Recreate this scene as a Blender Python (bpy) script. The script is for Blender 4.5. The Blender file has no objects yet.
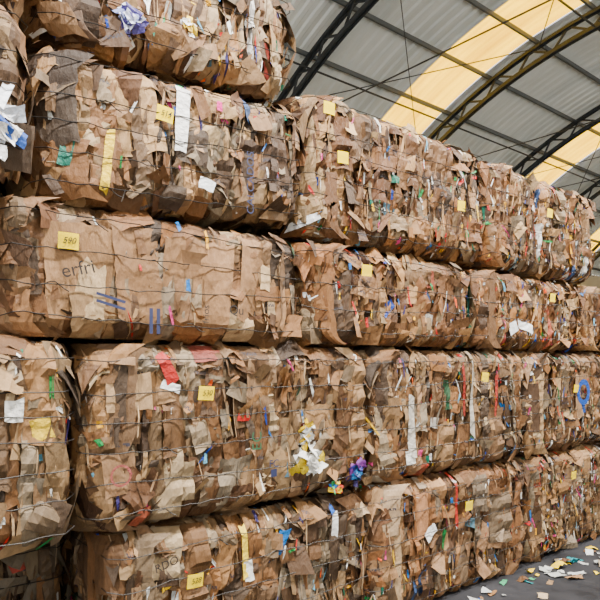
import bpy, math, random
import numpy as np
R_=math.radians
def srgb(c):
    return tuple(((v/255)/12.92 if v/255<=0.04045 else ((v/255+0.055)/1.055)**2.4) for v in c)

# ------------------------------------------------------------------ materials
def new_mat(name):
    m=bpy.data.materials.new(name); m.use_nodes=True
    nt=m.node_tree; b=nt.nodes['Principled BSDF']; return m,nt,b
def simple_mat(name,col,rough=0.7,metal=0.0,noise=0.0,scale=4,bump=0.0):
    m,nt,b=new_mat(name)
    b.inputs['Roughness'].default_value=rough; b.inputs['Metallic'].default_value=metal
    c=srgb(col)
    if noise>0:
        tc=nt.nodes.new('ShaderNodeTexCoord'); n=nt.nodes.new('ShaderNodeTexNoise')
        n.inputs['Scale'].default_value=scale; n.inputs['Detail'].default_value=8
        r=nt.nodes.new('ShaderNodeValToRGB')
        r.color_ramp.elements[0].position=.3; r.color_ramp.elements[1].position=.7
        r.color_ramp.elements[0].color=tuple(v*(1-noise) for v in c)+(1,)
        r.color_ramp.elements[1].color=tuple(min(1,v*(1+noise)) for v in c)+(1,)
        nt.links.new(tc.outputs['Object'],n.inputs['Vector']); nt.links.new(n.outputs['Fac'],r.inputs['Fac'])
        nt.links.new(r.outputs['Color'],b.inputs['Base Color'])
        if bump>0:
            bp=nt.nodes.new('ShaderNodeBump'); bp.inputs['Strength'].default_value=bump; bp.inputs['Distance'].default_value=.02
            nt.links.new(n.outputs['Fac'],bp.inputs['Height']); nt.links.new(bp.outputs['Normal'],b.inputs['Normal'])
    else: b.inputs['Base Color'].default_value=c+(1,)
    return m

def cardboard_mat():
    m,nt,b=new_mat('cardboard'); L=nt.links.new; N=nt.nodes.new
    at=N('ShaderNodeAttribute'); at.attribute_name='Col'
    pr=N('ShaderNodeAttribute'); pr.attribute_name='prn'
    tc=N('ShaderNodeTexCoord'); uv=N('ShaderNodeUVMap'); uv.uv_map='UVMap'
    n1=N('ShaderNodeTexNoise'); n1.inputs['Scale'].default_value=16; n1.inputs['Detail'].default_value=10; n1.inputs['Roughness'].default_value=.75
    L(tc.outputs['Object'],n1.inputs['Vector'])
    mr=N('ShaderNodeMapRange'); mr.inputs[1].default_value=.3; mr.inputs[2].default_value=.7; mr.inputs[3].default_value=.74; mr.inputs[4].default_value=1.18
    L(n1.outputs['Fac'],mr.inputs[0])
    mul=N('ShaderNodeVectorMath'); mul.operation='SCALE'; L(at.outputs['Color'],mul.inputs[0]); L(mr.outputs[0],mul.inputs['Scale'])
    sep=N('ShaderNodeSeparateXYZ'); L(uv.outputs[0],sep.inputs[0])
    ab=N('ShaderNodeMath'); ab.operation='ABSOLUTE'; L(sep.outputs[1],ab.inputs[0])
    lt=N('ShaderNodeMath'); lt.operation='LESS_THAN'; L(ab.outputs[0],lt.inputs[0]); lt.inputs[1].default_value=.009
    ax=N('ShaderNodeMath'); ax.operation='ABSOLUTE'; L(sep.outputs[0],ax.inputs[0])
    lx=N('ShaderNodeMath'); lx.operation='LESS_THAN'; L(ax.outputs[0],lx.inputs[0]); lx.inputs[1].default_value=.045
    mp=N('ShaderNodeMapping'); mp.inputs['Scale'].default_value=(200,60,1); L(uv.outputs[0],mp.inputs[0])
    vo=N('ShaderNodeTexNoise'); vo.inputs['Scale'].default_value=1; vo.inputs['Detail'].default_value=0; L(mp.outputs[0],vo.inputs['Vector'])
    g=N('ShaderNodeMath'); g.operation='GREATER_THAN'; L(vo.outputs['Fac'],g.inputs[0]); g.inputs[1].default_value=.48
    p=None
    for nd in (lt,lx,g):
        if p is None: p=nd; continue
        q=N('ShaderNodeMath'); q.operation='MULTIPLY'; L(p.outputs[0],q.inputs[0]); L(nd.outputs[0],q.inputs[1]); p=q
    q=N('ShaderNodeMath'); q.operation='MULTIPLY'; L(p.outputs[0],q.inputs[0]); L(pr.outputs['Fac'],q.inputs[1])
    mix=N('ShaderNodeMix'); mix.data_type='RGBA'; L(q.outputs[0],mix.inputs[0]); L(mul.outputs[0],mix.inputs[6]); mix.inputs[7].default_value=(.05,.045,.06,1)
    L(mix.outputs[2],b.inputs['Base Color']); b.inputs['Roughness'].default_value=.62
    b.inputs['Specular IOR Level'].default_value=.35
    mp2=N('ShaderNodeMapping'); mp2.inputs['Scale'].default_value=(1.6,1.6,.6); L(tc.outputs['Object'],mp2.inputs[0])
    vr=N('ShaderNodeTexVoronoi'); vr.feature='F1'; vr.inputs['Scale'].default_value=18; L(mp2.outputs[0],vr.inputs['Vector'])
    b3=N('ShaderNodeBump'); b3.inputs['Strength'].default_value=.3; b3.inputs['Distance'].default_value=.02; L(vr.outputs['Distance'],b3.inputs['Height'])
    n2=N('ShaderNodeTexNoise'); n2.inputs['Scale'].default_value=30; n2.inputs['Detail'].default_value=8; n2.inputs['Roughness'].default_value=.65; L(mp2.outputs[0],n2.inputs['Vector'])
    b2=N('ShaderNodeBump'); b2.inputs['Strength'].default_value=.4; b2.inputs['Distance'].default_value=.025; L(n2.outputs['Fac'],b2.inputs['Height']); L(b3.outputs[0],b2.inputs['Normal'])
    L(b2.outputs[0],b.inputs['Normal'])
    return m
def plastic_mat():
    m,nt,b=new_mat('paper_and_plastic'); L=nt.links.new; N=nt.nodes.new
    at=N('ShaderNodeAttribute'); at.attribute_name='Col'; L(at.outputs['Color'],b.inputs['Base Color']); b.inputs['Roughness'].default_value=.45
    b.inputs['Specular IOR Level'].default_value=.3
    tc=N('ShaderNodeTexCoord'); n2=N('ShaderNodeTexNoise'); n2.inputs['Scale'].default_value=35; n2.inputs['Detail'].default_value=5; L(tc.outputs['Object'],n2.inputs['Vector'])
    b2=N('ShaderNodeBump'); b2.inputs['Strength'].default_value=.6; b2.inputs['Distance'].default_value=.02; L(n2.outputs['Fac'],b2.inputs['Height']); L(b2.outputs[0],b.inputs['Normal'])
    return m
M_CARD=cardboard_mat(); M_PLAS=plastic_mat()
M_WIRE=simple_mat('baling_wire_steel',(30,26,23),.5,.3)
M_LABEL=simple_mat('yellow_label',(255,222,0),1.0)
lb=M_LABEL.node_tree.nodes['Principled BSDF']; lb.inputs['Base Color'].default_value=(1.0,.72,0,1); lb.inputs['Specular IOR Level'].default_value=0
M_INK=simple_mat('black_ink',(40,33,31),.8)
M_BLUEINK=simple_mat('blue_ink',(34,42,80),.7)
M_GREENINK=simple_mat('green_ink',(36,90,62),.7)

# ------------------------------------------------------------------ mesh accumulator
class Acc:
    def __init__(s): s.v=[];s.f=[];s.c=[];s.m=[];s.uv=[];s.p=[];s.n=0
    def grid(s,P,UV,col,mat,prn=0.0):
        ny,nx=P.shape[:2]
        idx=(np.arange(ny*nx).reshape(ny,nx)+s.n)
        q=np.stack([idx[:-1,:-1],idx[:-1,1:],idx[1:,1:],idx[1:,:-1]],-1).reshape(-1,4)
        s.v.append(P.reshape(-1,3)); s.uv.append(UV.reshape(-1,2)); s.f.append(q)
        s.c.append(np.tile(np.array(list(col)+[1.0]),(ny*nx,1))); s.p.append(np.full(ny*nx,prn))
        s.m.append(np.full(len(q),mat)); s.n+=ny*nx
    def tube(s,pts,r,mat,closed=True,col=(.05,.045,.04)):
        pts=np.array(pts); n=len(pts)
        t=np.roll(pts,-1,0)-np.roll(pts,1,0)
        if not closed: t[0]=pts[1]-pts[0]; t[-1]=pts[-1]-pts[-2]
        t/=np.linalg.norm(t,axis=1,keepdims=True)+1e-9
        up=np.where(np.abs(t[:,2:3])>.9,np.array([[1.,0,0]]),np.array([[0,0,1.]]))
        a=np.cross(t,up); a/=np.linalg.norm(a,axis=1,keepdims=True)+1e-9; b=np.cross(t,a)
        K=4; P=np.stack([pts+r*(a*math.cos(k*math.tau/K)+b*math.sin(k*math.tau/K)) for k in range(K)]+[pts+r*a],1)
        if closed: P=np.concatenate([P,P[:1]],0)
        s.grid(P,np.zeros(P.shape[:2]+(2,)),col,mat)
    def build(s,name,mats,loc=(0,0,0)):
        V=np.concatenate(s.v).astype(np.float32);F=np.concatenate(s.f).astype(np.int32)
        C=np.concatenate(s.c).astype(np.float32);MI=np.concatenate(s.m).astype(np.int32)
        UV=np.concatenate(s.uv).astype(np.float32);PR=np.concatenate(s.p).astype(np.float32)
        me=bpy.data.meshes.new(name); me.vertices.add(len(V)); me.vertices.foreach_set('co',V.ravel())
        me.loops.add(F.size); me.loops.foreach_set('vertex_index',F.ravel())
        me.polygons.add(len(F)); me.polygons.foreach_set('loop_start',np.arange(0,F.size,4,dtype=np.int32))
        me.polygons.foreach_set('material_index',MI)
        me.update(calc_edges=True)
        a=me.attributes.new('Col','FLOAT_COLOR','POINT'); a.data.foreach_set('color',C.ravel())
        a=me.attributes.new('prn','FLOAT','POINT'); a.data.foreach_set('value',PR)
        u=me.uv_layers.new(name='UVMap'); u.data.foreach_set('uv',UV[F.ravel()].ravel())
        for m in mats: me.materials.append(m)
        me.shade_flat()
        o=bpy.data.objects.new(name,me); o.location=loc; bpy.context.collection.objects.link(o); return o

BROWN=[srgb(c) for c in [(166,124,80),(154,112,72),(182,142,98),(140,100,64),(120,86,56),(196,160,116),(156,108,64),(146,112,78),(166,132,94),(104,76,50),(134,112,86),(172,126,78),(154,118,84),(188,152,108),(136,94,56),(92,68,48),(152,136,114),(208,180,140),(114,78,50),(176,154,124),(88,70,54),(162,128,94)]]
BITS=[srgb(c) for c in [(235,235,230),(240,240,235),(225,225,225),(240,240,240),(205,210,210),(235,235,230),(190,25,20),(205,40,35),(20,65,165),(20,115,195),(0,110,85),(20,140,70),(250,200,0),(235,170,10),(220,65,135),(240,90,15),(55,45,105),(110,180,210)]]
PRINT=[srgb(c) for c in [(150,56,44),(165,82,56),(60,95,110),(60,100,70),(190,185,175),(205,200,192),(215,208,198),(215,212,206),(120,52,38),(60,85,130)]]
CB=.70
def tri(x): return 2*np.abs(x-np.floor(x+.5))*2-1

FE=[
('label',1.417,3.117,'514'),('label',2.56,3.45,''),('label',2.68,3.16,''),('label',.925,2.397,'590'),('label',2.90,2.444,''),
('label',1.662,1.659,'530'),('label',4.27,1.70,''),('label',4.05,.682,''),('label',1.594,.653,'528'),('label',5.80,1.56,''),
('label',5.3,3.2,''),('label',5.35,2.42,''),('label',5.75,.72,''),('label',3.95,3.05,''),
('flake',1.52,3.12,.075,.34,-4,(238,236,235),2),('flake',1.12,2.82,.045,.30,-6,(225,190,40),2),('flake',.92,2.84,.06,.2,-12,(20,105,88),2),
('flake',1.675,2.80,.09,.06,-15,(225,228,232),2),('text',1.953,2.86,'CALCADOS',.055,90,'b'),
('flake',.99,2.24,.34,.48,3,(182,142,100),0),('text',.97,2.27,'erfri',.075,14,'k'),
('flake',1.62,2.26,.42,.5,-2,(174,134,94),0),('flake',1.28,2.28,.24,.5,4,(160,122,84),0),('flake',2.04,2.28,.34,.46,-3,(178,138,98),0),
('bar',1.13,2.145,.15,.014,-14,'b'),('bar',1.13,2.11,.15,.014,-14,'b'),('bar',1.34,2.04,.02,.13,0,'b'),('bar',1.38,2.04,.02,.13,0,'b'),
('text',1.857,2.12,'Qu',.06,0,'k'),('text',1.66,2.09,'frios',.045,88,'k'),
('flake',1.18,1.27,.18,.2,5,(176,136,98),0),('ring',1.18,1.267,.055,(150,80,75)),
('text',2.00,1.37,'EC',.075,90,'g'),('text',2.12,1.224,'FC',.05,0,'b'),('bar',2.12,1.17,.045,.045,0,'b'),
('flake',1.435,1.80,.07,.17,25,(170,40,36),2),('flake',1.46,1.70,.1,.05,-20,(225,225,225),2),
('flake',1.226,1.674,.24,.17,3,(208,170,126),0),('flake',1.70,1.88,.2,.09,4,(160,80,66),0),
('flake',1.42,1.66,.13,.1,10,(186,146,104),0),
('flake',3.37,1.36,.07,.44,2,(195,190,180),2),('flake',3.36,1.13,.1,.09,2,(238,238,232),2),('flake',4.11,1.52,.045,.6,0,(180,175,165),2),
('flake',4.0,1.6,.03,.4,3,(150,50,40),2),('flake',4.45,1.55,.04,.35,-3,(165,55,45),2),
('flake',5.95,1.50,.34,.42,0,(176,140,104),0),('disc',5.95,1.52,.13,(20,75,165)),('flake',5.97,1.36,.1,.09,0,(20,75,160),2),('flake',4.11,2.30,.05,.3,2,(10,115,110),2),('flake',4.9,2.14,.2,.07,-15,(240,240,240),2),('flake',4.7,2.12,.12,.1,25,(235,238,240),2),
('flake',1.75,3.25,.035,.05,0,(225,50,145),2),('discf',1.62,3.42,.05,(170,130,40)),
('flake',1.925,.74,.045,.3,2,(230,200,60),2),('flake',1.95,.62,.06,.12,8,(240,240,235),2),('flake',2.62,.78,.05,.16,0,(235,235,235),2),('flake',2.6,.9,.03,.12,10,(30,95,190),2),
('flake',3.5,.7,.16,.35,0,(205,152,108),0),('flake',3.9,.75,.03,.4,2,(180,45,35),2),('flake',3.6,.55,.14,.08,30,(240,240,240),2),
('flake',2.42,2.72,.14,.05,30,(240,240,242),2),
('text',1.45,.78,'RDO 1',.05,12,'k'),
('flake',.68,1.62,.08,.1,0,(240,240,235),2),('flake',.80,1.53,.09,.1,10,(225,190,50),2),('flake',.84,1.72,.02,.1,0,(10,115,50),2),
('bag',2.40,1.22,.22,.17,[(240,240,235),(240,240,235),(235,205,40),(235,235,230)]),('bag',2.38,1.36,.07,.16,[(245,205,10),(240,240,235)]),
('bag',2.80,1.09,.10,.12,[(60,60,150),(50,40,100),(30,110,170),(110,50,130)]),('bag',2.62,1.02,.10,.06,[(40,110,190),(235,80,60),(245,205,30),(60,170,100)]),
('bag',1.22,3.54,.12,.14,[(80,70,140),(200,205,225),(120,130,180),(70,60,130)]),('bag',1.55,3.62,.07,.07,[(240,200,40),(235,235,235)]),
('bag',.58,2.82,.10,.27,[(232,236,242),(225,230,240),(240,240,240),(240,240,240),(50,90,170)]),
]

def make_flake(rs,w,h,amp,cell=.035,jit=.16):
    nx=int(np.clip(round(w/cell),2,10))+1; ny=int(np.clip(round(h/(cell*1.3)),2,12))+1
    s,t=np.meshgrid(np.linspace(-.5,.5,nx),np.linspace(-.5,.5,ny))
    cx=rs.uniform(-jit,jit,4)*w; cy=rs.uniform(-jit,jit,4)*h
    W=[(.5-s)*(.5-t),(.5+s)*(.5-t),(.5+s)*(.5+t),(.5-s)*(.5+t)]
    a=s*w+sum(W[i]*cx[i] for i in range(4)); b=t*h+sum(W[i]*cy[i] for i in range(4))
    edge=(np.maximum(abs(s),abs(t))>.499)
    a=a+edge*rs.normal(0,.025*min(w,.12),s.shape); b=b+edge*rs.normal(0,.035*min(h,.15),s.shape)
    d=np.zeros_like(s)
    for k in range(2):
        s0=rs.uniform(-.4,.4); th=rs.normal(0,.35); L=a*math.cos(th)+b*math.sin(th)-s0*w
        d+=rs.choice([-1,1])*np.abs(L)*rs.uniform(0,.45)*min(1.6,amp/.012)
    if w>.05: d+=amp*.55*tri(a/rs.uniform(.05,.14)+b*rs.normal(0,1.5)+rs.uniform())
    d+=rs.normal(0,amp*.13,s.shape)
    d-=d.mean(); d=np.clip(d,-3*amp,3*amp)
    return s,t,a,b,d

def bale(x0,x1,z0,z1,yf=2.9,depth=1.1,seed=0,slope=0.0,wid=.070,small=1.0,bits=1.0,tint=(1,1,1),nw=6,detail=1.0,panels=1.0,relief=1.0):
    rs=np.random.RandomState(seed); A=Acc()
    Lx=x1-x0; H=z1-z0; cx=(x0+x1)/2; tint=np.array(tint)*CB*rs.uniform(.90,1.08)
    wires=[(k+.5)/nw*H+rs.normal(0,.012)-H/2 for k in range(nw)]
    feats=[f for f in FE if x0<f[1]<x1 and z0+slope*(f[1]-cx)<f[2]<z1+slope*(f[1]-cx)]
    def fsize(f):
        if f[0]=='label': return .12,.09
        if f[0]=='text': return (f[4]*len(f[3])*.75,f[4]*1.2) if abs(f[5])<45 else (f[4]*1.2,f[4]*len(f[3])*.75)
        if f[0] in('disc','discf','ring'): return f[3]*2,f[3]*2
        return f[3],f[4]
    rects=[(f[1]-cx,f[2]-z0-H/2-slope*(f[1]-cx))+fsize(f) for f in feats if f[0]!='bag']
    def near(u,v,m=.05,big=True):
        return any(abs(u-a)<w/2+m and abs(v-b)<h/2+m for a,b,w,h in rects if w*h<.08)
    ph=rs.uniform(0,10,12)
    r=.09
    cz=H/2
    dims={'F':(Lx,H),'B':(Lx,H),'L':(depth,H),'R':(depth,H),'T':(Lx,depth),'D':(Lx,depth)}
    def G(U,V,o):
        g=.014*np.sin(U*3.1+ph[0]+o)*np.cos(V*4+ph[1])+.006*tri(U*5.3+V*.8*math.sin(ph[2])+ph[3]+o)
        g+=.005*np.sin(V*23+U*9+ph[6])
        return g
    def mp(face,U,V,d):
        if face=='F': return np.stack([U,-depth/2-d,cz+V],-1)
        if face=='B': return np.stack([-U,depth/2+d,cz+V],-1)
        if face=='L': return np.stack([-Lx/2-d,-U,cz+V],-1)
        if face=='R': return np.stack([Lx/2+d,U,cz+V],-1)
        if face=='T': return np.stack([U,V,H+d],-1)
        if face=='D': return np.stack([U,-V,-d],-1)
    dens={'F':1.0,'L':.8,'R':.35,'T':.3,'D':.15,'B':.2}
    def finish(face,U,V,d,clamp,rnd):
        Lu,Lv=dims[face]
        if clamp and face in 'FLR':
            # soft limits: each sheet keeps its own depth so sheets never coincide
            o1=rs.uniform(0,.012); o2=rs.uniform(0,.016)
            for zw in wires:
                lim=.024-o1+np.abs(V-zw)*.5; d=np.where(d>lim,lim+(d-lim)*.12,d)
            if face=='F':
                for fu,fv,ww,hh in rects:
                    m=(abs(U-fu)<ww/2+.02)&(abs(V-fv)<hh/2+.02)
                    lim=.016-o2; d=np.where(m&(d>lim),lim+(d-lim)*.10,d)
        U=np.clip(U,-Lu/2-.035,Lu/2+.035); V=np.clip(V,-Lv/2-.012,Lv/2+.012)
        if rnd:
            ou=np.maximum(abs(U)-(Lu/2-r),0); ov=np.maximum(abs(V)-(Lv/2-r),0)
            d=d-(ou**2+ov**2)/(1.1*r)
        return U,V,d
    for f,(u,v) in dims.items():
        S,T=np.meshgrid(np.linspace(-u/2+.005,u/2-.005,int(u/.02)),np.linspace(-v/2+.005,v/2-.005,int(v/.035)))
        dd=-.046*relief+.010*relief*tri(S*9+T*1.2)+.005*tri(S*23-T*2)+rs.normal(0,.003,S.shape)+G(S,T,0)
        dd-=(np.maximum(abs(S)-(u/2-.12),0)**2+np.maximum(abs(T)-(v/2-.12),0)**2)/.10
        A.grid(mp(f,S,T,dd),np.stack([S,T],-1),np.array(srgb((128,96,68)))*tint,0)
    def place(face,u,v,rot,w,h,amp,layer,col,mat,prn=0,tu=0,tv=0,clamp=True,cell=.035,jit=.16,follow=1.0,rnd=True):
        s,t,a,b,d=make_flake(rs,w,h,amp,cell,jit)
        c_,s_=math.cos(rot),math.sin(rot)
        U=u+a*c_-b*s_; V=v+a*s_+b*c_
        d=d+layer+tu*a+tv*b+G(U,V,0)*follow
        d=np.where(d<-.06,-.06+(d+.06)*.2,d)
        U,V,d=finish(face,U,V,d,clamp,rnd)
        A.grid(mp(face,U,V,d),np.stack([a,b],-1),col,mat,prn)
    def rcol(lo=.7,hi=1.15):
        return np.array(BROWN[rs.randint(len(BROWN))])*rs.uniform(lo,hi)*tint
    def slices(face):
        Lu,Lv=dims[face]; u=-Lu/2
        fine=face in 'FL'
        while u<Lu/2:
            w=float(np.clip(rs.lognormal(math.log(wid),.65),.02,.32)); 
            if not fine: w=max(w,.12)
            kk=rs.normal(0,.05); p1,p2=rs.uniform(0,6,2)
            v=-Lv/2
            while v<Lv/2-.01:
                h=rs.uniform(.35,1.1)*Lv if rs.rand()<.45 else rs.uniform(.12,.36)
                h=min(h,Lv/2-v+.02)
                cell=.018 if fine else .06
                nx=int(np.clip(round(w/cell),4,12))+1; ny=int(np.clip(round(h/(cell*1.5)),2,38))+1
                s,t=np.meshgrid(np.linspace(-.5,.5,nx),np.linspace(-.5,.5,ny))
                ww=w*rs.uniform(1.05,1.5); 
                b=t*h*1.12; V=v+h/2+b+s*ww*rs.normal(0,.15)
                cl=kk*V+.006*np.sin(V*7+p1)+.003*np.sin(V*19+p2)
                a=s*ww*(1+.06*np.sin(V*9+p2)); U=u+w/2+a+cl+rs.normal(0,.008)
                edge=np.abs(t)>.499; V=V+edge*rs.normal(0,.010,s.shape); U=U+(np.abs(s)>.499)*rs.normal(0,.003,s.shape)
                bulge=rs.uniform(.03,.07)*min(1,.5+w/.12); pw=rs.choice([1.0,1.2,2,5])
                d=rs.normal(.006,.018)-bulge*np.abs(2*s+rs.uniform(-.4,.4))**pw
                d+=s*ww*rs.normal(0,.45)
                d*=relief
                d+=rs.uniform(.003,.014)*tri(V/rs.uniform(.06,.2)+a*rs.normal(0,6)+p1)
                if w>.08: d+=rs.uniform(.004,.016)*tri(a/rs.uniform(.04,.09)+V*rs.normal(0,1.2)+p2)
                d+=rs.normal(0,.0022,s.shape)+t*rs.normal(0,.028)
                d=np.clip(d,-.085,.055)+G(U,V,0)
                U,V,d=finish(face,U,V,d,True,True)
                c=rcol(.5,1.25)
                if rs.rand()<.05*bits and w<.08: c=np.array(PRINT[rs.randint(len(PRINT))])*rs.uniform(.7,1)
                A.grid(mp(face,U,V,d),np.stack([a,b],-1),c,0,float(rs.rand()<.16))
                v+=h
            u+=w
    for f,(u,v) in dims.items():
        slices(f)
        area=u*v*dens[f]*detail
        for kind,n,wr,hr,am in (('L',14*panels,(.09,.30),(.14,.46),.0085),('M',60,(.035,.14),(.07,.28),.011),('S',120*small,(.012,.05),(.03,.14),.010)):
            for i in range(int(area*n)):
                w=rs.uniform(*wr); h=rs.uniform(*hr)
                if rs.rand()<.15: w,h=h,w
                rot=rs.normal(0,.13) if rs.rand()<.82 else rs.uniform(-1.2,1.2)
                w=min(w,u*.5); h=min(h,v*.8)
                layer={'L':rs.uniform(-.014,.016),'M':rs.uniform(-.03,.018),'S':rs.uniform(-.02,.026)}[kind]
                col=rcol(.6,1.3); mat=0
                pb={'L':0.0,'M':.04,'S':.38}[kind]*bits
                q=rs.rand()
                if q<pb:
                    col=np.array(BITS[rs.randint(len(BITS))])*rs.uniform(.65,1.0); mat=2; w*=.55; h*=.55
                elif q>1-.05*bits and kind=='M': col=np.array(PRINT[rs.randint(len(PRINT))])*rs.uniform(.7,1.0)
                place(f,rs.uniform(-u/2,u/2),rs.uniform(-v/2,v/2),rot,w,h,am,layer,col,mat,prn=float(rs.rand()<(.35 if kind=='L' else .12)),tu=rs.normal(0,.2 if kind=='L' else .3),tv=rs.normal(0,.08),cell=.03 if kind!='S' else .022,jit=.06 if kind=='L' else .13)
    for i in range(int(Lx*H*50*detail*relief)):
        dark=rs.rand()<.45
        c=rcol(.35,.5) if dark else np.array(srgb((215,180,138)))*rs.uniform(.8,1.1)*tint
        u=rs.uniform(-Lx/2,Lx/2); v=rs.uniform(-H/2,H/2)
        if near(u,v,.02): continue
        place('F',u,v,rs.normal(0,.15),rs.uniform(.004,.009),rs.uniform(.06,.3),.006,rs.uniform(.005,.03),c,0,clamp=True,tu=rs.normal(0,1))
    for i in range(int(Lx*14)):
        u=rs.uniform(-Lx/2,Lx/2); v=rs.choice([-1,1])*rs.uniform(.3,.47)*H if rs.rand()<.65 else rs.uniform(-.4,.4)*H
        if near(u,v,.07): continue
        place('F',u,v,rs.normal(0,.45),rs.uniform(.04,.17),rs.uniform(.05,.18),.008,rs.uniform(.01,.028),rcol(.9,1.35),0,tu=rs.normal(0,.4),tv=rs.normal(0,.35),clamp=False,rnd=bool(rs.rand()<.5),prn=float(rs.rand()<.15),jit=.08)
    for i in range(int(Lx*H*24*bits)):
        col=np.array(BITS[rs.randint(len(BITS))])*rs.uniform(.6,1)
        u=rs.uniform(-Lx/2,Lx/2); v=rs.uniform(-H/2,H/2)
        if near(u,v,.06): continue
        place('F',u,v,rs.normal(0,.35),rs.uniform(.007,.018),rs.uniform(.03,.15),.01,rs.uniform(.0,.03),col,2,clamp=False)
    for i in range(int(Lx*7*bits)):
        col=np.array(BITS[rs.randint(len(BITS))])*rs.uniform(.7,1)
        place('F',rs.uniform(-Lx/2,Lx/2),rs.choice([-1,1],p=[.65,.35])*(H/2-rs.uniform(0,.05)),rs.uniform(-1.5,1.5),rs.uniform(.03,.06),rs.uniform(.02,.05),.015,rs.uniform(-.02,.02),col,2,clamp=False)
    post=[]
    for f in feats:
        fu=f[1]-cx; fv=f[2]-z0-H/2-slope*fu
        if f[0]=='flake':
            c=np.array(srgb(f[6]))*(tint if f[7]==0 else 1)
            place('F',fu,fv,R_(f[5]),f[3],f[4],.007 if f[7]==0 else .006,.023 if f[7]==2 else .014,c,f[7],clamp=False,jit=.07,follow=.5,cell=.035)
        elif f[0]=='bag':
            for i in range(18):
                c=np.array(srgb(f[5][rs.randint(len(f[5]))]))*rs.uniform(.75,1)
                place('F',fu+rs.normal(0,f[3]*.25),fv+rs.normal(0,f[4]*.25),rs.uniform(-1.5,1.5),f[3]*rs.uniform(.35,.7),f[4]*rs.uniform(.3,.6),.016,rs.uniform(.025,.055),c,2,tu=rs.normal(0,.3),tv=rs.normal(0,.3),clamp=False,cell=.018,rnd=False)
        else: post.append((f,fu,fv))
    for zw in wires:
        pts=[]; rr=.06; hx=Lx/2+.018; hy=depth/2+.034
        n=34; sag=rs.normal(0,.006,n); tl_=rs.normal(0,.012)
        for k in range(n):
            u=-hx+rr+(2*hx-2*rr)*k/(n-1); pts.append((u,-hy+.004*math.sin(k*1.3+zw*9),cz+zw+sag[k]*.6+tl_*u+.012*math.sin(u*2.3+zw*7)))
        for k in range(8): 
            u=-hy+rr+(2*hy-2*rr)*k/7; pts.append((hx,u,cz+zw))
        for k in range(4):
            u=hx-rr-(2*hx-2*rr)*k/3; pts.append((u,hy,cz+zw))
        for k in range(8):
            u=hy-rr-(2*hy-2*rr)*k/7; pts.append((-hx,u,cz+zw))
        A.tube(pts,.0027,1)
        u=rs.uniform(-Lx*.4,Lx*.4); tl=[(u+.02*k,-hy-.012-.008*math.sin(k*1.7+zw),cz+zw+.012*math.sin(k*1.1+u)-.006*k) for k in range(6)]
        A.tube(tl,.0026,1,closed=False)
    for a in A.v: a[:,2]+=slope*a[:,0]
    o=A.build('cardboard_bale',[M_CARD,M_WIRE,M_PLAS],(cx,yf+depth/2,z0))
    front=-depth/2
    def add_child(me_obj): me_obj.parent=o
    for f,fu,fv in post:
        zz=fv+cz+slope*fu
        if f[0]=='label':
            w,h=.096,.076
            B=Acc(); S,T=np.meshgrid(np.linspace(-w/2,w/2,7),np.linspace(-h/2,h/2,6))
            B.grid(np.stack([S,-.004*np.cos(S*38)-.003*np.sin(T*40),T],-1),np.stack([S,T],-1),srgb((255,225,0)),0)
            lo=B.build('bale_label',[M_LABEL],(fu,front-.038,zz)); lo.rotation_euler=(0,R_(rs.uniform(-5,5)),0); add_child(lo)
            txt=f[3]; size=.032; dy=-.0465; key='k'; ang=0
        elif f[0]=='text': txt=f[3]; size=f[4]; dy=-.038; key=f[6]; ang=f[5]
        if f[0] in('label','text') and txt:
            cu=bpy.data.curves.new('lettering','FONT'); cu.body=txt; cu.size=size*1.25; cu.align_x='CENTER'; cu.align_y='CENTER'
            if f[0]=='label': cu.shear=.3; cu.offset=.0003
            to=bpy.data.objects.new('lettering',cu); bpy.context.collection.objects.link(to)
            to.location=(fu,front+dy,zz); to.rotation_euler=(R_(90),R_(-ang),0)
            cu.materials.append({'k':M_INK,'b':M_BLUEINK,'g':M_GREENINK}[key]); add_child(to)
        if f[0]=='bar':
            B=Acc(); S,T=np.meshgrid(np.linspace(-f[3]/2,f[3]/2,5),np.linspace(-f[4]/2,f[4]/2,3))
            B.grid(np.stack([S,.001*np.sin(S*60),T],-1),np.stack([S,T],-1),(0,0,0),0)
            lo=B.build('printed_bar',[M_BLUEINK],(fu,front-.036,zz)); lo.rotation_euler=(0,R_(-f[5]),0); add_child(lo)
        if f[0] in('disc','discf','ring'):
            B=Acc(); S,T=np.meshgrid(np.linspace({'discf':.001,'disc':.6,'ring':.80}[f[0]],1,3)*f[3],np.linspace(0,math.tau,25))
            B.grid(np.stack([S*np.cos(T),0*S,S*np.sin(T)],-1),np.stack([S,T],-1),srgb(f[4]),0)
            lo=B.build('printed_circle',[M_PLAS],(fu,front-.037,zz)); add_child(lo)
    return o

yellow_light_tint=(1.02,.90,.74)  # yellow roof light on the upper right bales, put into their colour
S=500
def nb(*a,**k):
    global S; S+=7; return bale(*a,seed=S,**k)
# bottom row
nb(-.95,1.06,0,.92,yf=3.35,detail=.8,tint=(.6,.6,.6))  # shade of the recess painted in by darkening this bale's tint
nb(1.15,2.95,0,.925,wid=.08)
nb(3.0,4.94,0,.935,bits=1.5,tint=(1.05,.98,.95))
nb(4.98,6.9,0,.935,bits=1.8,small=1.3,wid=.055)
nb(6.94,8.9,0,.935,detail=.8)
# second row
nb(-1.05,.94,.985,1.915,yf=2.86,nw=7,wid=.085)
nb(1.03,2.94,.985,1.91,wid=.095,small=.8,bits=.8,panels=1.3,relief=.9)
nb(2.99,4.92,.985,1.90,bits=1.5)
nb(4.97,6.88,.985,1.89,bits=1.8,small=1.3,wid=.055)
nb(6.93,8.88,.985,1.89,detail=.8)
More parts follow.
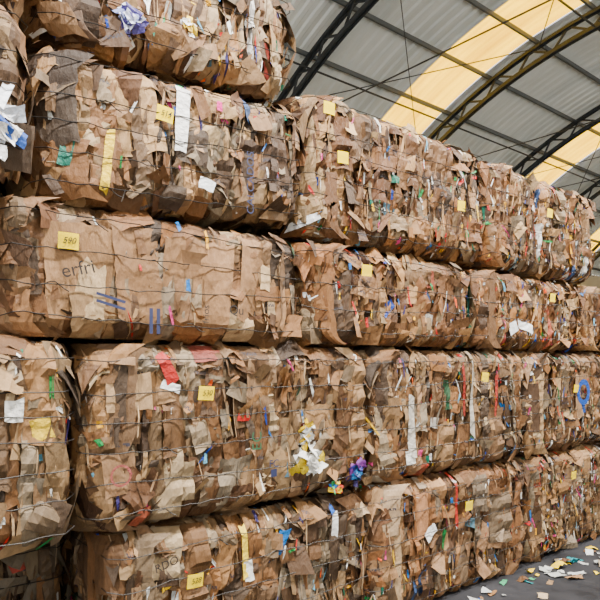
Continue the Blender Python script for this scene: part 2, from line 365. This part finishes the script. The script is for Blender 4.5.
# third row
nb(-1.1,.58,1.97,2.58,yf=3.0,detail=.6,nw=4)
nb(.64,2.35,1.96,2.585,wid=.13,small=.4,bits=.3,nw=4,tint=(1.04,.99,.94),panels=1.2,relief=.55)
nb(2.40,4.14,1.955,2.585,bits=1.6,small=1.2,nw=4,tint=yellow_light_tint)
nb(4.19,5.95,1.95,2.58,bits=2.0,small=1.3,nw=4,tint=yellow_light_tint,wid=.055)
nb(6.0,7.8,1.95,2.58,detail=.8,nw=4,tint=yellow_light_tint)
# fourth row
nb(-1.2,.68,2.64,3.30,yf=2.66,nw=5,bits=.7)
nb(.79,2.35,2.65,3.345,slope=.06,wid=.09,small=.9,nw=5,tint=(1.0,.97,.91),relief=.9,bits=.8)
nb(2.40,4.28,2.645,3.54,small=1.2,tint=yellow_light_tint,bits=1.4)
nb(4.33,6.22,2.645,3.50,bits=1.8,small=1.3,tint=yellow_light_tint,wid=.055)
# top row
nb(-1.2,.70,3.37,4.05,yf=2.70,nw=4)
nb(.82,2.27,3.42,4.02,slope=.06,nw=4,tint=(1.0,.96,.90),bits=1.8)

# ------------------------------------------------------------------ building
CY,CZR=4.66,1.84-3.87; RR=11.44; TH=R_(47)
X_MIN,X_MAX=-7.0,31.0
sky=[(-2.7,-1.3),(4.0,5.5),(11.05,12.6),(18.0,19.5),(25.0,26.5)]
def corrug(xa,xb,rad,name,mat,per=.26,h=.035):
    xs=[];hs=[];x=xa
    while x<xb-1e-6:
        for fr,hh in((0,0),(.35,0),(.5,h),(.85,h)):
            if x+fr*per<xb: xs.append(x+fr*per);hs.append(hh)
        x+=per
    xs.append(xb);hs.append(0)
    th=np.linspace(-TH,TH,61); XS=np.array(xs);HS=np.array(hs)
    T,X=np.meshgrid(th,XS,indexing='ij'); _,Hh=np.meshgrid(th,HS,indexing='ij')
    r=rad+Hh
    P=np.stack([X,CY+r*np.sin(T),CZR+r*np.cos(T)],-1)
    B=Acc(); B.grid(P,np.stack([X,T*rad],-1),(.5,.5,.5),0); return B.build(name,[mat])
m,nt,b=new_mat('galvanised_roof_sheet'); N=nt.nodes.new; L=nt.links.new
uv=N('ShaderNodeUVMap'); uv.uv_map='UVMap'; mp_=N('ShaderNodeMapping'); mp_.inputs['Scale'].default_value=(1.2,.25,1); L(uv.outputs[0],mp_.inputs[0])
n=N('ShaderNodeTexNoise'); n.inputs['Scale'].default_value=1.5; n.inputs['Detail'].default_value=6; L(mp_.outputs[0],n.inputs['Vector'])
r=N('ShaderNodeValToRGB'); r.color_ramp.elements[0].position=.3; r.color_ramp.elements[1].position=.72
r.color_ramp.elements[0].color=srgb((202,210,210))+(1,); r.color_ramp.elements[1].color=srgb((236,241,240))+(1,)
L(n.outputs['Fac'],r.inputs['Fac']); L(r.outputs['Color'],b.inputs['Base Color']); b.inputs['Roughness'].default_value=.6; b.inputs['Metallic'].default_value=0
M_ROOF=m
m=bpy.data.materials.new('translucent_fibreglass'); m.use_nodes=True; nt=m.node_tree; nt.nodes.clear(); N=nt.nodes.new; L=nt.links.new
out=N('ShaderNodeOutputMaterial'); tr=N('ShaderNodeBsdfTranslucent'); df=N('ShaderNodeBsdfDiffuse'); mx=N('ShaderNodeMixShader'); mx.inputs[0].default_value=.95
uv=N('ShaderNodeUVMap'); uv.uv_map='UVMap'; mp_=N('ShaderNodeMapping'); mp_.inputs['Scale'].default_value=(1.5,.42,1); L(uv.outputs[0],mp_.inputs[0])
n=N('ShaderNodeTexNoise'); n.inputs['Scale'].default_value=1.2; n.inputs['Detail'].default_value=5; L(mp_.outputs[0],n.inputs['Vector'])
r=N('ShaderNodeValToRGB'); r.color_ramp.elements[0].position=.3; r.color_ramp.elements[1].position=.7
r.color_ramp.elements[0].color=(.54,.27,.0,1); r.color_ramp.elements[1].color=(.80,.46,.0,1)
L(n.outputs['Fac'],r.inputs['Fac']); L(r.outputs['Color'],tr.inputs['Color']); df.inputs['Color'].default_value=(.6,.40,.02,1)
L(df.outputs[0],mx.inputs[1]); L(tr.outputs[0],mx.inputs[2]); L(mx.outputs[0],out.inputs[0])
M_SKYL=m
x=X_MIN
segs=[]
for a_,b_ in sky:
    segs.append((x,a_)); x=b_
segs.append((x,X_MAX))
for a_,b_ in segs: corrug(a_,b_,RR,'curved_metal_roof',M_ROOF)
for a_,b_ in sky: corrug(a_-.03,b_+.03,RR+.045,'skylight_panel',M_SKYL)

M_STEEL=simple_mat('truss_steel',(38,44,50),.6,.1,noise=.15,scale=3)
M_PURL=simple_mat('purlin_steel',(88,94,98),.6,.2)
def beam(B,p,q,w,h=None):
    h=h or w; p=np.array(p,float);q=np.array(q,float); t=q-p; t/=np.linalg.norm(t)
    up=np.array([0,0,1.]) if abs(t[2])<.95 else np.array([1.,0,0])
    a=np.cross(t,up);a/=np.linalg.norm(a);b_=np.cross(a,t)
    cs=[(-1,-1),(1,-1),(1,1),(-1,1),(-1,-1)]
    P=np.stack([np.stack([e+a*w/2*c[0]+b_*h/2*c[1] for c in cs]) for e in (p,q)])
    B.grid(P,np.zeros((2,5,2)),(.1,.1,.1),0)
    for e in (p,q):
        P=np.array([[e+a*w/2*-1+b_*h/2*-1,e+a*w/2-b_*h/2],[e-a*w/2+b_*h/2,e+a*w/2+b_*h/2]]); B.grid(P,np.zeros((2,2,2)),(.1,.1,.1),0)
TX=[-5.4,-.9,3.55,8.0,12.78,16.9,21.3,25.8,30.2]
def arcp(x,rad,th): return (x,CY+rad*math.sin(th),CZR+rad*math.cos(th))
for tx in TX:
    B=Acc(); n=40
    ths=np.linspace(-TH+.01,TH-.01,n+1)
    ro,ri=RR-.16,RR-.50
    for k in range(n):
        for rad,w in((ro,.07),(ri,.09)): 
            for dx in (-.045,.045): beam(B,arcp(tx+dx,rad,ths[k]),arcp(tx+dx,rad,ths[k+1]),.045,w)
        a_,b2=(ro,ri) if k%2==0 else (ri,ro)
        beam(B,arcp(tx,a_,ths[k]),arcp(tx,b2,ths[k+1]),.04)
    B.build('roof_truss',[M_STEEL])
B=Acc(); npur=15
for k in range(npur):
    th=-TH+.03+(2*TH-.06)*k/(npur-1)
    beam(B,arcp(X_MIN,RR-.06,th),arcp(X_MAX,RR-.06,th),.05,.09)
B.build('roof_purlins',[M_PURL])
B=Acc()
for k in (3,6,8,11):
    th=-TH+.03+(2*TH-.06)*k/(npur-1)
    beam(B,arcp(X_MIN,RR-.50,th),arcp(X_MAX,RR-.50,th),.03)
for i in range(len(TX)-1):
    for k in range(0,npur-3,3):
        t0=-TH+.03+(2*TH-.06)*k/(npur-1); t1=-TH+.03+(2*TH-.06)*(k+3)/(npur-1)
        if i%2==1:
            beam(B,arcp(TX[i],RR-.2,t0),arcp(TX[i+1],RR-.2,t1),.018); beam(B,arcp(TX[i],RR-.2,t1),arcp(TX[i+1],RR-.2,t0),.018)
for tx in TX:
    beam(B,arcp(tx,RR-.5,-.62),arcp(tx,RR-.5,.62),.02)
B.build('roof_bracing_rods',[M_STEEL])

yb=CY+RR*math.sin(TH); yfr=CY-RR*math.sin(TH); ze=CZR+RR*math.cos(TH)
M_WALL=simple_mat('painted_block_wall',(215,206,180),.85,noise=.08,scale=1.5)
M_CONC=simple_mat('cast_concrete',(170,165,150),.85,noise=.1,scale=2)
def boxobj(name,x0,x1,y0,y1,z0,z1,mat):
    bpy.ops.mesh.primitive_cube_add(size=1); o=bpy.context.object; o.name=name; o.dimensions=(x1-x0,y1-y0,z1-z0)
    o.location=((x0+x1)/2,(y0+y1)/2,(z0+z1)/2); bpy.ops.object.transform_apply(location=False,rotation=False,scale=True)
    o.data.materials.append(mat); return o
boxobj('wall_back',X_MIN,X_MAX+.2,yb,yb+.2,0,ze,M_WALL)
boxobj('light_blocking_wall',X_MIN,X_MAX+.2,yfr-.22,yfr,0,2.4,M_WALL)  # added unseen wall, cuts the low light from the open side
B=Acc(); th=np.linspace(-TH,TH,41)
top=np.stack([np.full(41,X_MAX+.02),CY+(RR)*np.sin(th),CZR+(RR)*np.cos(th)],-1); bot=top.copy(); bot[:,2]=0
P=np.stack([bot,top]); P2=P.copy(); P2[:,:,0]+=.2
B.grid(P,np.zeros((2,41,2)),(.5,.5,.5),0); B.grid(P2,np.zeros((2,41,2)),(.5,.5,.5),0); B.build('wall_right',[M_WALL])
for tx in TX[:-1]:
    boxobj('concrete_column',tx-.15,tx+.15,yb-.42,yb-.02,0,ze-.35,M_CONC)
    boxobj('concrete_column',tx-.15,tx+.15,yfr+.02,yfr+.42,0,ze-.35,M_CONC)

m,nt,b=new_mat('stained_concrete_floor'); N=nt.nodes.new; L=nt.links.new
tc=N('ShaderNodeTexCoord'); n=N('ShaderNodeTexNoise'); n.inputs['Scale'].default_value=2.2; n.inputs['Detail'].default_value=10; n.inputs['Roughness'].default_value=.7; L(tc.outputs['Object'],n.inputs['Vector'])
r=N('ShaderNodeValToRGB'); r.color_ramp.elements[0].position=.35; r.color_ramp.elements[1].position=.7
r.color_ramp.elements[0].color=srgb((26,27,31))+(1,); r.color_ramp.elements[1].color=srgb((56,56,60))+(1,)
L(n.outputs['Fac'],r.inputs['Fac']); L(r.outputs['Color'],b.inputs['Base Color'])
r2=N('ShaderNodeMapRange'); r2.inputs[1].default_value=.35; r2.inputs[2].default_value=.65; r2.inputs[3].default_value=.5; r2.inputs[4].default_value=.9; L(n.outputs['Fac'],r2.inputs[0]); L(r2.outputs[0],b.inputs['Roughness']); b.inputs['Specular IOR Level'].default_value=.25
bp=N('ShaderNodeBump'); bp.inputs['Strength'].default_value=.3; bp.inputs['Distance'].default_value=.02; L(n.outputs['Fac'],bp.inputs['Height']); L(bp.outputs[0],b.inputs['Normal'])
boxobj('floor',X_MIN,X_MAX+.2,yfr,yb+.2,-.2,0,m)
M_YARD=simple_mat('yard_concrete',(205,202,195),.9,noise=.1,scale=.7)
boxobj('yard_ground',-45,60,-50,yfr,-.21,-.01,M_YARD)

rs=np.random.RandomState(11); A=Acc()
for i in range(80):
    x=rs.uniform(3.5,8.5); y=2.78-abs(rs.normal(0,.13))
    if i>45: x=rs.normal(5.2,.55); y=2.74-abs(rs.normal(0,.30))
    w=rs.uniform(.02,.10);h=rs.uniform(.02,.08)
    if i>66: w*=2.2;h*=1.8
    s,t,a,b_,d=make_flake(rs,w,h,.012,.02)
    rot=rs.uniform(0,6.3)
    q=rs.rand()
    if q<.3: col=np.array(BROWN[rs.randint(len(BROWN))])*rs.uniform(.5,.9);mat=0
    elif q<.58: col=np.array(srgb((228,230,228)))*rs.uniform(.5,.9);mat=2
    else: col=np.array([srgb(c) for c in [(245,210,10),(30,140,150),(245,205,20),(30,85,170),(60,150,105)]][rs.randint(5)]);mat=2
    d=d-d.min()+.002
    A.grid(np.stack([x+a*math.cos(rot)-b_*math.sin(rot),np.minimum(y+a*math.sin(rot)+b_*math.cos(rot),2.81),d],-1),np.stack([a,b_],-1),col,mat)
A.build('scattered_litter',[M_CARD,M_WIRE,M_PLAS])

# ------------------------------------------------------------------ added unseen fill lights, give the bales top-down light
M_ALU=simple_mat('fill_housing_aluminium',(180,180,178),.4,.8)
for lx in (-2.2,1.4,5.6,10.0):
    B=Acc(); ly,lz=1.0,6.6
    S_,T_=np.meshgrid(np.linspace(0,math.tau,25),np.arange(6))
    prof=np.array([(.02,.34),(.09,.33),(.10,.14),(.16,.10),(.30,-.02),(.31,-.04)])
    B.grid(np.stack([prof[T_,0]*np.cos(S_),prof[T_,0]*np.sin(S_),prof[T_,1]],-1),np.zeros(S_.shape+(2,)),(.5,.5,.5),0)
    ztop=CZR+math.sqrt((RR-.1)**2-(ly-CY)**2)-lz
    B.tube([(0,0,.3),(0,0,ztop)],.012,0,closed=False)
    lo=B.build('fill_light_housing',[M_ALU],(lx,ly,lz))
    al=bpy.data.lights.new('fill_light','AREA'); al.shape='DISK'; al.size=.45; al.energy=800; al.color=(1,.965,.91)
    ao=bpy.data.objects.new('fill_light',al); ao.location=(0,0,-.05); bpy.context.collection.objects.link(ao); ao.parent=lo

# ------------------------------------------------------------------ light
w=bpy.data.worlds.new('sky'); bpy.context.scene.world=w; w.use_nodes=True
bg=w.node_tree.nodes['Background']; bg.inputs[0].default_value=(.94,.97,1,1); bg.inputs[1].default_value=2.2
sl=bpy.data.lights.new('sun','SUN'); sl.energy=17; sl.angle=R_(1); sl.color=(1,.97,.92)
so=bpy.data.objects.new('sun',sl); bpy.context.collection.objects.link(so)
so.rotation_euler=(R_(-30),R_(12),0)

cam=bpy.data.cameras.new('camera'); co=bpy.data.objects.new('camera',cam); bpy.context.collection.objects.link(co)
co.location=(0,0,1.84); co.rotation_euler=(R_(90),0,R_(-39)); cam.sensor_width=36; cam.lens=36; cam.shift_y=.1; cam.clip_start=.05
bpy.context.scene.camera=co
